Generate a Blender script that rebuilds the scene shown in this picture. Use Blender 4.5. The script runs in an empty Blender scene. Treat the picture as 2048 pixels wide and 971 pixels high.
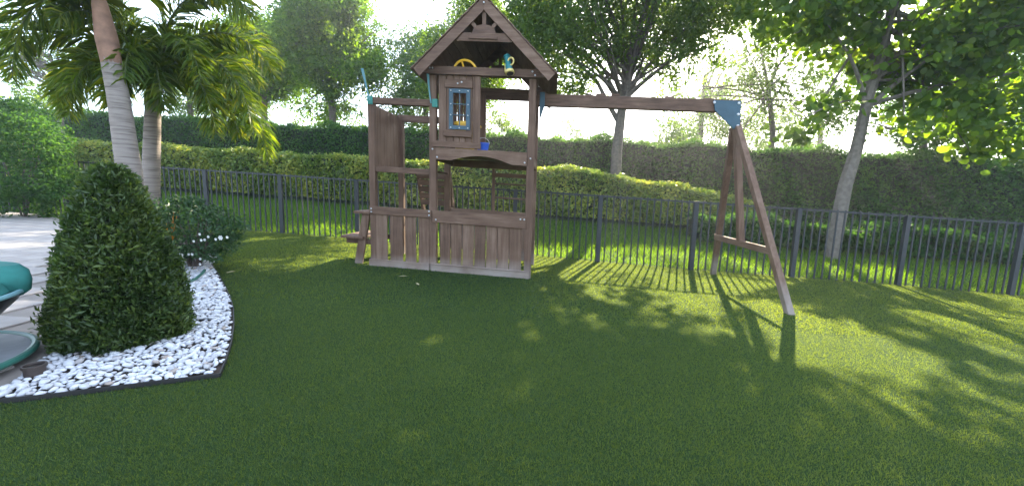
import bpy, bmesh, math, random
import numpy as np
from mathutils import Matrix, Vector
random.seed(7); R = np.random.default_rng(7)
sc = bpy.context.scene; COL = sc.collection

# ------------------------------------------------------------------ camera, sky, sun, exposure
F = 780.0; H = 1.35; PITCH = math.atan(103/780.0); ROLL = 0.025; K = 0.04     # focal px of a 2048 px wide photo, eye height, tilt, yard cross fall
CX, CY = 1024.0, 485.5
fw = np.array([0, math.cos(PITCH), -math.sin(PITCH)]); _u = np.array([0, math.sin(PITCH), math.cos(PITCH)]); _r = np.array([1.0, 0, 0])
rt = _r*math.cos(ROLL)+_u*math.sin(ROLL); up = _u*math.cos(ROLL)-_r*math.sin(ROLL)
EYE = np.array([0, 0, H])
cam = bpy.data.cameras.new('camera'); cam.sensor_width = 36; cam.lens = 36*F/2048; cam.clip_start = 0.05; cam.clip_end = 2000
camo = bpy.data.objects.new('camera', cam); COL.objects.link(camo); sc.camera = camo
camo.matrix_world = Matrix(((rt[0], up[0], -fw[0], 0), (rt[1], up[1], -fw[1], 0), (rt[2], up[2], -fw[2], H), (0, 0, 0, 1)))
AZ, EL = math.radians(23), math.radians(31)
SUN = np.array([math.sin(AZ)*math.cos(EL), math.cos(AZ)*math.cos(EL), math.sin(EL)])
w = bpy.data.worlds.new('World'); sc.world = w; w.use_nodes = True
nt = w.node_tree; N = nt.nodes; L = nt.links
bg = N['Background']; bg.inputs['Strength'].default_value = 0.11
sky = N.new('ShaderNodeTexSky'); sky.sky_type = 'NISHITA'; sky.sun_disc = False; sky.sun_elevation = EL; sky.sun_rotation = AZ
sky.dust_density = 1.5; sky.air_density = 1.0
tc = N.new('ShaderNodeTexCoord'); mp = N.new('ShaderNodeMapping'); mp.inputs['Scale'].default_value = (1, 1, 2.6)
nz = N.new('ShaderNodeTexNoise'); nz.inputs['Scale'].default_value = 2.4; nz.inputs['Detail'].default_value = 7; nz.inputs['Roughness'].default_value = 0.6
cr = N.new('ShaderNodeValToRGB'); cr.color_ramp.elements[0].position = 0.44; cr.color_ramp.elements[1].position = 0.70
mx = N.new('ShaderNodeMix'); mx.data_type = 'RGBA'; mx.inputs['B'].default_value = (7.2, 8.3, 10.0, 1)
L.new(tc.outputs['Generated'], mp.inputs['Vector']); L.new(mp.outputs['Vector'], nz.inputs['Vector']); L.new(nz.outputs['Fac'], cr.inputs['Fac'])
L.new(cr.outputs['Color'], mx.inputs['Factor']); L.new(sky.outputs['Color'], mx.inputs['A']); L.new(mx.outputs['Result'], bg.inputs['Color'])
sl = bpy.data.lights.new('sun', 'SUN'); sl.energy = 5.0; sl.angle = math.radians(0.55); sl.color = (1.0, 0.88, 0.66)
so = bpy.data.objects.new('sun', sl); COL.objects.link(so); so.location = (6, 10, 12)
so.rotation_euler = Vector(SUN).to_track_quat('Z', 'Y').to_euler()
sc.view_settings.view_transform = 'Standard'; sc.view_settings.look = 'None'; sc.view_settings.gamma = 1; sc.view_settings.exposure = 2.45
sc.view_settings.use_curve_mapping = False
sc.cycles.max_bounces = 8; sc.cycles.transparent_max_bounces = 8

# ------------------------------------------------------------------ photo pixel -> place
def ray(px, py): return fw+rt*((px-CX)/F)-up*((py-CY)/F)
def gpt(px, py):                                    # point of the yard plane under a pixel
    d = ray(px, py); n = np.array([K, 0, 1.0]); return EYE+d*((0-n@EYE)/(n@d))
def atY(px, py, Y):                                 # point at a known distance Y
    d = ray(px, py); return EYE+d*(Y/d[1])
FX = np.array([[-26, 11.2], [-13, 10.05], [-7.31, 9.45], [-5.5, 9.28], [-3.59, 9.03], [0.395, 8.36], [1.78, 8.08], [3.6, 7.84], [5.73, 7.74], [7.68, 7.58], [9.55, 7.3], [13, 6.9], [26, 5.6]])
def yf(x): return np.interp(x, FX[:, 0], FX[:, 1])  # fence line
def gz(x, y):                                       # ground height: cross fall plus the bank behind the fence
    d = np.clip(np.asarray(y)-yf(x)-0.25, 0, 6.0)
    return -K*np.clip(x, -30, 30)+0.135*d

# ------------------------------------------------------------------ object helpers
def link(o, parent=None):
    COL.objects.link(o)
    if parent is not None: o.parent = parent
    return o
def tag(o, label=None, cat=None, group=None, kind=None):
    if label: o['label'] = label
    if cat: o['category'] = cat
    if group: o['group'] = group
    if kind: o['kind'] = kind
    return o
def thing(name, loc, label, cat, group=None):
    o = bpy.data.objects.new(name, None); o.empty_display_size = 0.1; o.location = loc
    return tag(link(o), label, cat, group)
def npmesh(name, V, Fc, mat, tint=None, smooth=False):
    V = np.asarray(V, np.float32).reshape(-1, 3); Fc = np.asarray(Fc, np.int32); k = Fc.shape[1]
    me = bpy.data.meshes.new(name); me.vertices.add(len(V)); me.vertices.foreach_set('co', V.ravel())
    me.loops.add(Fc.size); me.loops.foreach_set('vertex_index', Fc.ravel())
    me.polygons.add(len(Fc)); me.polygons.foreach_set('loop_start', np.arange(0, Fc.size, k, dtype=np.int32)); me.polygons.foreach_set('loop_total', np.full(len(Fc), k, np.int32))
    if smooth: me.polygons.foreach_set('use_smooth', np.ones(len(Fc), bool))
    if tint is not None:
        a = me.attributes.new('tint', 'FLOAT', 'POINT'); a.data.foreach_set('value', np.asarray(tint, np.float32))
    me.update(calc_edges=True); me.materials.append(mat); return me
def npobj(name, V, Fc, mat, parent=None, tint=None, smooth=False, origin=(0, 0, 0)):
    o = bpy.data.objects.new(name, npmesh(name, np.asarray(V).reshape(-1, 3)-np.asarray(origin), Fc, mat, tint, smooth)); return link(o, parent)
class MB:                                           # collects polygons of one mesh
    def __init__(s): s.v = []; s.f = []
    def add(s, V, Fc):
        n = len(s.v); s.v += [tuple(map(float, p)) for p in V]; s.f += [tuple(i+n for i in f) for f in Fc]; return s
    def box(s, a, b):
        x0, y0, z0 = a; x1, y1, z1 = b
        return s.add([(x0, y0, z0), (x1, y0, z0), (x1, y1, z0), (x0, y1, z0), (x0, y0, z1), (x1, y0, z1), (x1, y1, z1), (x0, y1, z1)],
                     [(0, 3, 2, 1), (4, 5, 6, 7), (0, 1, 5, 4), (1, 2, 6, 5), (2, 3, 7, 6), (3, 0, 4, 7)])
    def prism(s, poly, d0, d1, axis=1):             # polygon in the two other axes, extruded along axis
        n = len(poly)
        def m(p, d):
            q = list(p); q.insert(axis, d); return q
        return s.add([m(p, d0) for p in poly]+[m(p, d1) for p in poly], [tuple(range(n)), tuple(range(2*n-1, n-1, -1))]+[(i, i+n, (i+1) % n+n, (i+1) % n) for i in range(n)])
    def bar(s, p, q, a, b, upv=(0, 0, 1)):          # square bar between two points, a wide, b deep
        p = np.array(p, float); q = np.array(q, float); d = q-p; d /= np.linalg.norm(d)
        x = np.cross(d, upv); x /= np.linalg.norm(x); y = np.cross(x, d)
        V = [e+x*i*a/2+y*j*b/2 for e in (p, q) for i, j in ((-1, -1), (1, -1), (1, 1), (-1, 1))]
        return s.add(V, [(0, 1, 2, 3), (7, 6, 5, 4), (0, 4, 5, 1), (1, 5, 6, 2), (2, 6, 7, 3), (3, 7, 4, 0)])
    def tube(s, pts, rad, n=8, cap=True):
        pts = np.array(pts, float); rad = np.broadcast_to(np.array(rad, float), (len(pts),)); T = np.gradient(pts, axis=0); T /= np.linalg.norm(T, axis=1)[:, None]+1e-9
        ref = np.array([0.31, 0.9, 0.1]) if abs(T[0][2]) > 0.6 else np.array([0, 0, 1.0]); base = len(s.v)
        for p, t, r in zip(pts, T, rad):
            x = np.cross(t, ref); x /= np.linalg.norm(x)+1e-9; y = np.cross(t, x)
            for k in range(n):
                a = 2*math.pi*k/n; s.v.append(tuple(p+r*(x*math.cos(a)+y*math.sin(a))))
        for i in range(len(pts)-1):
            for k in range(n):
                s.f.append((base+i*n+k, base+i*n+(k+1) % n, base+(i+1)*n+(k+1) % n, base+(i+1)*n+k))
        if cap: s.f.append(tuple(base+k for k in range(n-1, -1, -1))); s.f.append(tuple(base+(len(pts)-1)*n+k for k in range(n)))
        return s
    def lathe(s, prof, c, n=20, axis=2):
        base = len(s.v)
        for r, h in prof:
            for k in range(n):
                a = 2*math.pi*k/n; p = [r*math.cos(a), r*math.sin(a)]; p.insert(axis, h); s.v.append(tuple(np.array(c)+p))
        for i in range(len(prof)-1):
            for k in range(n): s.f.append((base+i*n+k, base+i*n+(k+1) % n, base+(i+1)*n+(k+1) % n, base+(i+1)*n+k))
        return s
    def build(s, name, mat, parent=None, fn=None, origin=(0, 0, 0), smooth=False, bevel=0.0):
        me = bpy.data.meshes.new(name); V = [fn(p) for p in s.v] if fn else s.v
        me.from_pydata([tuple(np.array(p)-np.array(origin)) for p in V], [], s.f)
        bm = bmesh.new(); bm.from_mesh(me); bmesh.ops.recalc_face_normals(bm, faces=bm.faces)
        if bevel: bmesh.ops.bevel(bm, geom=list(bm.edges), offset=bevel, segments=1, affect='EDGES', clamp_overlap=True)
        bm.to_mesh(me); bm.free()
        if smooth:
            me.polygons.foreach_set('use_smooth', np.ones(len(me.polygons), bool))
            try: me.set_sharp_from_angle(angle=math.radians(40))
            except Exception: pass
        me.materials.append(mat); return link(bpy.data.objects.new(name, me), parent)

# ------------------------------------------------------------------ materials
def newmat(name):
    m = bpy.data.materials.new(name); m.use_nodes = True; n = m.node_tree.nodes; return m, n, m.node_tree.links, n['Principled BSDF']
def ramp(n, cols, pos=None):
    r = n.new('ShaderNodeValToRGB'); e = r.color_ramp.elements
    pos = pos or [i/(len(cols)-1) for i in range(len(cols))]
    while len(e) < len(cols): e.new(0.5)
    for i, c in enumerate(cols): e[i].position = pos[i]; e[i].color = (*c, 1)
    return r
def bump(n, l, b, h, strength, dist=0.01):
    k = n.new('ShaderNodeBump'); k.inputs['Strength'].default_value = strength; k.inputs['Distance'].default_value = dist
    l.new(h, k.inputs['Height']); l.new(k.outputs['Normal'], b.inputs['Normal'])
def noise(n, l, scale, detail=4, vec='Object', sc3=None, rough=0.55):
    t = n.new('ShaderNodeTexCoord'); o = t.outputs[vec]
    if sc3:
        m = n.new('ShaderNodeMapping'); m.inputs['Scale'].default_value = sc3; l.new(o, m.inputs['Vector']); o = m.outputs['Vector']
    k = n.new('ShaderNodeTexNoise'); k.inputs['Scale'].default_value = scale; k.inputs['Detail'].default_value = detail; k.inputs['Roughness'].default_value = rough
    l.new(o, k.inputs['Vector']); return k
def plain(name, col, rough=0.5, metal=0.0, var=0.12, scale=9.0, bmp=0.0):
    m, n, l, b = newmat(name); k = noise(n, l, scale, 5)
    r = ramp(n, [tuple(c*(1-var) for c in col), tuple(min(1, c*(1+var)) for c in col)], [0.3, 0.7]); l.new(k.outputs['Fac'], r.inputs['Fac']); l.new(r.outputs['Color'], b.inputs['Base Color'])
    b.inputs['Roughness'].default_value = rough; b.inputs['Metallic'].default_value = metal
    if bmp: bump(n, l, b, k.outputs['Fac'], bmp)
    return m
def leafmat(name, cols, trans=0.4, tcol=(1.7, 1.6, 0.5), rough=0.45, spec=0.35):
    m, n, l, b = newmat(name); a = n.new('ShaderNodeAttribute'); a.attribute_name = 'tint'
    r = ramp(n, cols); l.new(a.outputs['Fac'], r.inputs['Fac']); l.new(r.outputs['Color'], b.inputs['Base Color']); b.inputs['Roughness'].default_value = rough; b.inputs['Specular IOR Level'].default_value = spec
    t = n.new('ShaderNodeBsdfTranslucent'); mu = n.new('ShaderNodeMix'); mu.data_type = 'RGBA'; mu.blend_type = 'MULTIPLY'; mu.inputs['Factor'].default_value = 1; mu.inputs['B'].default_value = (*tcol, 1)
    l.new(r.outputs['Color'], mu.inputs['A']); l.new(mu.outputs['Result'], t.inputs['Color'])
    s = n.new('ShaderNodeMixShader'); s.inputs['Fac'].default_value = trans; l.new(b.outputs['BSDF'], s.inputs[1]); l.new(t.outputs['BSDF'], s.inputs[2]); l.new(s.outputs['Shader'], n['Material Output'].inputs['Surface']); return m
def woodmat(name, axis, cols=((0.076, 0.042, 0.028), (0.142, 0.083, 0.055), (0.215, 0.138, 0.098))):
    m, n, l, b = newmat(name); s3 = [26, 26, 26]; s3[axis] = 1.3
    k = noise(n, l, 1.0, 7, sc3=tuple(s3), rough=0.65); k2 = noise(n, l, 3.0, 3)
    ob = n.new('ShaderNodeObjectInfo'); ad = n.new('ShaderNodeMath'); ad.operation = 'MULTIPLY_ADD'; ad.inputs[1].default_value = 0.26; ad.inputs[2].default_value = -0.13; l.new(ob.outputs['Random'], ad.inputs[0])
    a2 = n.new('ShaderNodeMath'); a2.operation = 'ADD'; l.new(k.outputs['Fac'], a2.inputs[0]); l.new(ad.outputs[0], a2.inputs[1])
    a3 = n.new('ShaderNodeMath'); a3.operation = 'MULTIPLY_ADD'; a3.inputs[1].default_value = 0.5; l.new(k2.outputs['Fac'], a3.inputs[0]); l.new(a2.outputs[0], a3.inputs[2])
    r = ramp(n, cols, [0.45, 0.75, 1.1 if False else 1.0]); l.new(a3.outputs[0], r.inputs['Fac'])
    # pale bare wood where the foot of the boards has worn
    g = n.new('ShaderNodeNewGeometry'); sx = n.new('ShaderNodeSeparateXYZ'); tcn = n.new('ShaderNodeTexCoord'); l.new(tcn.outputs['Object'], sx.inputs[0])
    mr = n.new('ShaderNodeMapRange'); mr.inputs['From Min'].default_value = 0.20; mr.inputs['From Max'].default_value = -0.02; l.new(sx.outputs['Z'], mr.inputs['Value'])
    mm = n.new('ShaderNodeMath'); mm.operation = 'MULTIPLY'; l.new(mr.outputs[0], mm.inputs[0]); l.new(k2.outputs['Fac'], mm.inputs[1])
    mi = n.new('ShaderNodeMix'); mi.data_type = 'RGBA'; mi.inputs['B'].default_value = (0.34, 0.30, 0.27, 1); l.new(mm.outputs[0], mi.inputs['Factor']); l.new(r.outputs['Color'], mi.inputs['A'])
    l.new(mi.outputs['Result'], b.inputs['Base Color']); b.inputs['Roughness'].default_value = 0.72; b.inputs['Specular IOR Level'].default_value = 0.3
    bump(n, l, b, k.outputs['Fac'], 0.5, 0.004); return m
M = {}
M['woodx'] = woodmat('weathered_wood_along', 0); M['woodz'] = woodmat('weathered_wood_upright', 2); M['woody'] = woodmat('weathered_wood_deep', 1)
M['teal'] = plain('teal_plastic', (0.02, 0.16, 0.17), 0.45); M['bluepl'] = plain('blue_grey_plastic', (0.035, 0.080, 0.110), 0.55)
M['greencap'] = plain('green_plastic', (0.01, 0.17, 0.13), 0.45); M['yellow'] = plain('yellow_plastic', (0.75, 0.42, 0.03), 0.4, var=0.06)
M['cream'] = plain('cream_plastic', (0.62, 0.48, 0.16), 0.45, var=0.06); M['bolt'] = plain('zinc_bolt', (0.5, 0.5, 0.51), 0.35, 0.3)
M['dark'] = plain('dark_lens', (0.05, 0.045, 0.05), 0.2); M['bucket'] = plain('bucket_blue', (0.02, 0.10, 0.55), 0.4)
M['fence'] = plain('fence_paint', (0.020, 0.024, 0.030), 0.55, 0.0, 0.15, 20)
M['dryleaf'] = plain('dry_leaf', (0.42, 0.36, 0.20), 0.8, var=0.2, scale=30); M['rope'] = plain('grey_rope', (0.22, 0.25, 0.25), 0.9); M['teal_rod'] = plain('faded_teal_rod', (0.10, 0.24, 0.25), 0.6)
M['stone'] = plain('white_marble', (0.62, 0.62, 0.63), 0.6, var=0.10, scale=14, bmp=0.15)
m, n, l, b = newmat('white_marble'); k = noise(n, l, 9, 4); g = n.new('ShaderNodeNewGeometry'); ob = n.new('ShaderNodeObjectInfo'); ad = n.new('ShaderNodeMath'); l.new(g.outputs['Random Per Island'], ad.inputs[0]); l.new(ob.outputs['Random'], ad.inputs[1]); fr_ = n.new('ShaderNodeMath'); fr_.operation = 'FRACT'; l.new(ad.outputs[0], fr_.inputs[0])
r = ramp(n, [(0.34, 0.27, 0.22), (0.42, 0.42, 0.44), (0.54, 0.55, 0.58), (0.64, 0.64, 0.66)], [0.0, 0.08, 0.45, 1.0]); l.new(fr_.outputs[0], r.inputs['Fac']); l.new(r.outputs['Color'], b.inputs['Base Color']); b.inputs['Roughness'].default_value = 0.65; bump(n, l, b, k.outputs['Fac'], 0.3, 0.01); M['stone'] = m
M['soil'] = plain('dark_mulch', (0.05, 0.035, 0.025), 0.95, var=0.4, scale=40, bmp=0.6)
M['edging'] = plain('edging_metal', (0.022, 0.02, 0.022), 0.5); M['hose'] = plain('hose_green', (0.03, 0.13, 0.10), 0.4)
M['fixture'] = plain('bronze_fixture', (0.05, 0.035, 0.03), 0.45)
M['cushion'] = plain('teal_cushion', (0.02, 0.15, 0.13), 0.85, var=0.2, scale=6, bmp=0.2); M['wicker'] = plain('dark_shell', (0.015, 0.017, 0.022), 0.4); M['rim'] = plain('pale_rim', (0.16, 0.30, 0.33), 0.4)
M['basegrey'] = plain('grey_base', (0.22, 0.23, 0.25), 0.6)
M['stucco'] = plain('stucco', (0.62, 0.50, 0.42), 0.9); M['rooft'] = plain('roof_tile', (0.50, 0.40, 0.36), 0.85, scale=30); M['cable'] = plain('cable', (0.08, 0.08, 0.09), 0.6)
M['bark'] = plain('grey_bark', (0.11, 0.09, 0.075), 0.9, var=0.35, scale=12, bmp=0.8)
M['barkpale'] = plain('pale_bark', (0.15, 0.128, 0.108), 0.9, var=0.35, scale=10, bmp=0.6)
M['leaf'] = leafmat('tree_leaf', [(0.035, 0.075, 0.018), (0.065, 0.125, 0.024), (0.115, 0.18, 0.03)], 0.55, (2.6, 2.3, 0.5))
M['leafbright'] = leafmat('bright_tree_leaf', [(0.035, 0.085, 0.016), (0.07, 0.15, 0.024), (0.14, 0.24, 0.035)], 0.45, (2.6, 2.3, 0.4), 0.6, 0.15)
M['leafdark'] = leafmat('hedge_leaf', [(0.024, 0.068, 0.026), (0.045, 0.11, 0.036), (0.085, 0.17, 0.045)], 0.45, (2.2, 2.1, 0.5), 0.6, 0.12)
M['leafvar'] = leafmat('variegated_leaf', [(0.08, 0.15, 0.03), (0.20, 0.27, 0.055), (0.46, 0.45, 0.10)], 0.4, (1.3, 1.25, 0.5))
M['leafbig'] = leafmat('broad_leaf', [(0.04, 0.09, 0.022), (0.07, 0.135, 0.028), (0.12, 0.18, 0.04)], 0.64, (3.0, 2.6, 0.5))
M['leafpale'] = leafmat('pale_far_leaf', [(0.05, 0.10, 0.04), (0.08, 0.14, 0.055), (0.12, 0.19, 0.07)], 0.45, (1.6, 1.6, 0.6), 0.6, 0.15)
M['leafcone'] = leafmat('shrub_leaf', [(0.026, 0.055, 0.016), (0.058, 0.100, 0.026), (0.15, 0.20, 0.05)], 0.4, (1.5, 1.5, 0.6), 0.38, 0.5)
M['leafrose'] = leafmat('rose_leaf', [(0.02, 0.06, 0.025), (0.04, 0.09, 0.035), (0.08, 0.14, 0.06)], 0.3)
M['petal'] = leafmat('petal', [(0.8, 0.8, 0.78), (0.85, 0.85, 0.82)], 0.3, (1, 1, 1))
M['bromelia'] = leafmat('orange_leaf', [(0.55, 0.22, 0.03), (0.6, 0.4, 0.12)], 0.4, (1.3, 1.1, 0.6))
M['palmleaf'] = leafmat('palm_leaf', [(0.035, 0.08, 0.022), (0.07, 0.135, 0.026), (0.17, 0.21, 0.035)], 0.5, (2.8, 2.2, 0.3), 0.35, 0.5)
M['turfblade'] = leafmat('turf_blade', [(0.025, 0.053, 0.041), (0.039, 0.078, 0.057), (0.067, 0.111, 0.078)], 0.55, (6.2, 4.0, 0.42), 0.6, 0.12)
M['grassblade'] = leafmat('bank_grass_blade', [(0.032, 0.08, 0.026), (0.055, 0.12, 0.032), (0.10, 0.18, 0.045)], 0.6, (3.6, 2.9, 0.3), 0.6, 0.12)
M['core'] = plain('dark_core', (0.012, 0.02, 0.008), 0.95, var=0.4, scale=6)  # one dark colour for the solid core inside cone shrub and hedges
def groundmat(name, cols, s1=3.0, s2=60.0):
    m, n, l, b = newmat(name); a = noise(n, l, s1, 5); c = noise(n, l, s2, 6, rough=0.7); ad = n.new('ShaderNodeMath'); ad.operation = 'MULTIPLY_ADD'; ad.inputs[1].default_value = 0.4
    l.new(a.outputs['Fac'], ad.inputs[0]); l.new(c.outputs['Fac'], ad.inputs[2]); r = ramp(n, cols, [0.45, 0.7, 0.95]); l.new(ad.outputs[0], r.inputs['Fac']); l.new(r.outputs['Color'], b.inputs['Base Color'])
    b.inputs['Roughness'].default_value = 0.95; b.inputs['Specular IOR Level'].default_value = 0.1; bump(n, l, b, c.outputs['Fac'], 0.8, 0.02); return m
M['turf'] = groundmat('turf_backing', [(0.016, 0.036, 0.010), (0.028, 0.055, 0.014), (0.045, 0.075, 0.018)])
M['bank'] = groundmat('bank_soil_grass', [(0.03, 0.06, 0.014), (0.05, 0.09, 0.02), (0.08, 0.12, 0.028)], 1.2, 25)
M['paver'] = plain('tan_paver', (0.33, 0.30, 0.28), 0.75, var=0.22, scale=2.5, bmp=0.15); M['sand'] = plain('joint_sand', (0.25, 0.22, 0.195), 0.95)
m, n, l, b = newmat('palm_bark'); k = noise(n, l, 3, 4, sc3=(1.2, 1.2, 14)); r = ramp(n, [(0.11, 0.085, 0.075), (0.24, 0.20, 0.175), (0.31, 0.265, 0.235)], [0.30, 0.48, 0.75]); l.new(k.outputs['Fac'], r.inputs['Fac']); l.new(r.outputs['Color'], b.inputs['Base Color']); b.inputs['Roughness'].default_value = 0.8; bump(n, l, b, k.outputs['Fac'], 0.4, 0.01); M['palmbark'] = m
M['sheath'] = plain('palm_sheath', (0.24, 0.13, 0.085), 0.75, var=0.4, scale=7, bmp=0.4)
M['crownshaft'] = plain('palm_crownshaft', (0.14, 0.17, 0.07), 0.55, var=0.3, scale=6)
m, n, l, b = newmat('window_pane'); b.inputs['Base Color'].default_value = (0.8, 0.85, 0.86, 1); b.inputs['Roughness'].default_value = 0.12; b.inputs['Transmission Weight'].default_value = 1.0; b.inputs['IOR'].default_value = 1.05; M['pane'] = m

# ------------------------------------------------------------------ where the sun reaches the lawn (gaps between the crowns)
LITPOLY = [[(1062, 470), (1150, 470), (1320, 480), (1500, 500), (1640, 520), (1620, 565), (1500, 585), (1440, 600), (1290, 580), (1180, 568), (1062, 548)],
           [(1462, 594), (1573, 606), (1590, 624), (1660, 633), (1746, 657), (1811, 683), (1876, 709), (1900, 740), (1850, 765), (1790, 762), (1720, 748), (1650, 735), (1600, 738), (1545, 690), (1500, 640)],
           [(615, 474), (640, 450), (700, 436), (745, 430), (745, 472)], [(1600, 500), (1800, 520), (1830, 575), (1640, 560)], [(1640, 450), (2048, 480), (2048, 575), (1840, 560)]]
LITCAP = [(1010, 602, 1040, 602, 6), (1165, 583, 1210, 585, 9), (1110, 615, 1120, 622, 8), (1005, 648, 1035, 646, 8), (1003, 684, 1015, 684, 8), (835, 688, 848, 687, 5), (1296, 615, 1310, 640, 16),
          (1310, 640, 1345, 642, 8), (1340, 600, 1450, 604, 13), (1360, 622, 1415, 622, 7), (1370, 658, 1425, 662, 11), (1310, 585, 1365, 587, 7), (1190, 565, 1330, 572, 9), (1068, 573, 1088, 574, 6), (1200, 655, 1225, 655, 6),
          (1962, 691, 2060, 712, 12), (1945, 732, 2060, 770, 11), (1919, 769, 1970, 798, 8), (1776, 750, 1845, 775, 11), (1737, 566, 1815, 598, 7), (1790, 572, 1919, 614, 8), (1958, 588, 2060, 607, 6), (1941, 614, 2060, 645, 6),
          (1640, 545, 1700, 565, 5), (1690, 583, 1722, 591, 5), (470, 482, 610, 477, 4), (1780, 940, 1850, 965, 9), (1540, 710, 1570, 716, 9)]
_q = np.random.default_rng(3)
for _ in range(46): _x = _q.uniform(960, 1480); _y = _q.uniform(585, 680); LITCAP.append((_x, _y, _x+_q.uniform(5, 25), _y+_q.uniform(-1, 3), _q.uniform(3, 7)))
for _ in range(60): _x = _q.uniform(1480, 2060); _y = _q.uniform(600, 900); LITCAP.append((_x, _y, _x+_q.uniform(10, 45), _y+_q.uniform(4, 18), _q.uniform(3, 8)))
LITPT = [(atY(1145, 355, 12.6), .75), (atY(1200, 360, 12.6), .5), (atY(1110, 286, 15.2), .6), (atY(1190, 290, 15.2), .6), (atY(520, 252, 17), .7), (atY(620, 252, 17), .7), (atY(700, 252, 16.8), .6), (atY(1675, 285, 9.3), .45), (atY(1800, 260, 9.2), .4), (atY(1870, 265, 9.2), .4),
         (gpt(40, 430), .6), (gpt(60, 470), .35), (atY(430, 250, 5.5), .8), (atY(400, 150, 5.5), .6), (atY(470, 180, 5.5), .6), (atY(60, 290, 9), 1.0), (atY(70, 190, 20), 1.5), (gpt(560, 480), .3), (gpt(680, 465), .5), (gpt(720, 465), .4)]
def lit(P3):                                        # for points in the air: is the lawn spot they would shade a sunny one?
    P3 = np.asarray(P3); h = P3[:, 2]+K*np.clip(P3[:, 0], -30, 30); t = h/(SUN[2]+K*SUN[0]); g = P3-SUN*t[:, None]
    d = g-EYE; wq = d@fw; ok = wq > 0.3; wq = np.where(ok, wq, 1); x = CX+F*(d@rt)/wq; y = CY-F*(d@up)/wq; x, y = x+11*np.sin(y*.11+x*.02)+7*np.sin(x*.06+y*.19), y+3.5*np.sin(x*.075)+2.5*np.sin(x*.17+y*.1+1); res = np.zeros(len(P3), bool)
    for poly in LITPOLY:
        ins = np.zeros(len(P3), bool); q = poly[-1]
        for p in poly:
            c = ((p[1] > y) != (q[1] > y)) & (x < (q[0]-p[0])*(y-p[1])/((q[1]-p[1]) if q[1] != p[1] else 1e-9)+p[0]); ins ^= c; q = p
        res |= ins
    for x0, y0, x1, y1, r in LITCAP:
        dx, dy = x1-x0, y1-y0; tt = np.clip(((x-x0)*dx+(y-y0)*dy)/(dx*dx+dy*dy+1e-9), 0, 1); res |= ((x-x0-tt*dx)/1.6)**2+(y-y0-tt*dy)**2 < r*r
    res &= ok
    for p, r in LITPT:                              # open sky between the sun and things that stand in the light
        d = P3-p; al = d@SUN; res |= (al > 0.9) & (np.linalg.norm(d-al[:, None]*SUN, axis=1) < r)
    return res

# ------------------------------------------------------------------ foliage helpers
def unit(a): return a/(np.linalg.norm(a, axis=-1, keepdims=True)+1e-9)
def leaves(C, size, aspect=0.5, droop=0.3, outward=None, jit=0.35, fold=0.12, dirs=None):
    n = len(C); d = unit(R.normal(size=(n, 3))+np.array([0, 0, -droop])) if dirs is None else dirs
    if outward is not None: d = unit(d+outward)
    a = unit(np.cross(d, unit(R.normal(size=(n, 3))))); nn = np.cross(a, d)
    s = (size*(1+R.uniform(-jit, jit, n)))[:, None]
    if aspect > 0.7:
        V = np.stack([C-d*s*0.5]+[C+d*s*k+i*a*s*aspect*0.5*q+nn*s*fold*q for i, k, q in ((1, -.3, .8), (1, .08, 1), (1, .36, .6))]+[C+d*s*.55]+[C+d*s*k+i*a*s*aspect*0.5*q+nn*s*fold*q for i, k, q in ((-1, .36, .6), (-1, .08, 1), (-1, -.3, .8))], 1)
        return V.reshape(-1, 3), np.arange(n*8).reshape(-1, 8)
    V = np.stack([C-d*s*0.5, C+a*s*aspect*0.5+nn*s*fold, C+d*s*0.5, C-a*s*aspect*0.5+nn*s*fold], 1)
    return V.reshape(-1, 3), np.arange(n*4).reshape(-1, 4)
def quads2tris(Fq): return Fq if Fq.shape[1] == 8 else np.concatenate([Fq[:, [0, 1, 2]], Fq[:, [0, 2, 3]]])
def crown(name, parent, origin, C, size, mat, tint, **kw):
    V, Fq = leaves(C, size, **kw); return npobj(name, V, quads2tris(Fq), mat, parent, np.repeat(tint, Fq.shape[1]), origin=origin)
def clumps(ells, n_cl, per, rad, shell=0.45, flat=0.75, clear=True):
    """clump centres in the outer part of ellipsoids, leaves about each of them"""
    vol = np.array([e[1][0]*e[1][1]*e[1][2] for e in ells]); cc = []
    for (c, r), k in zip(ells, (n_cl*vol/vol.sum()).astype(int)+1):
        d = unit(R.normal(size=(k, 3))); q = R.uniform(shell**3, 1, k)**(1/3); cc.append(np.array(c)+d*q[:, None]*np.array(r))
    cc = np.concatenate(cc); m = np.maximum(3, R.poisson(per, len(cc))); idx = np.repeat(np.arange(len(cc)), m)
    rr = rad*R.uniform(0.55, 1.35, len(cc)); off = R.normal(size=(len(idx), 3))*0.5*np.array([1, 1, flat])
    Pn = cc[idx]+off*rr[idx][:, None]
    tint = np.clip(R.normal(0.42, 0.16, len(cc))[idx]+R.normal(0, 0.16, len(idx)), 0, 1)
    if clear: k = ~lit(Pn) | (R.uniform(size=len(cc)) < .07)[idx]; Pn = Pn[k]; tint = tint[k]
    return cc, Pn, tint
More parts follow.
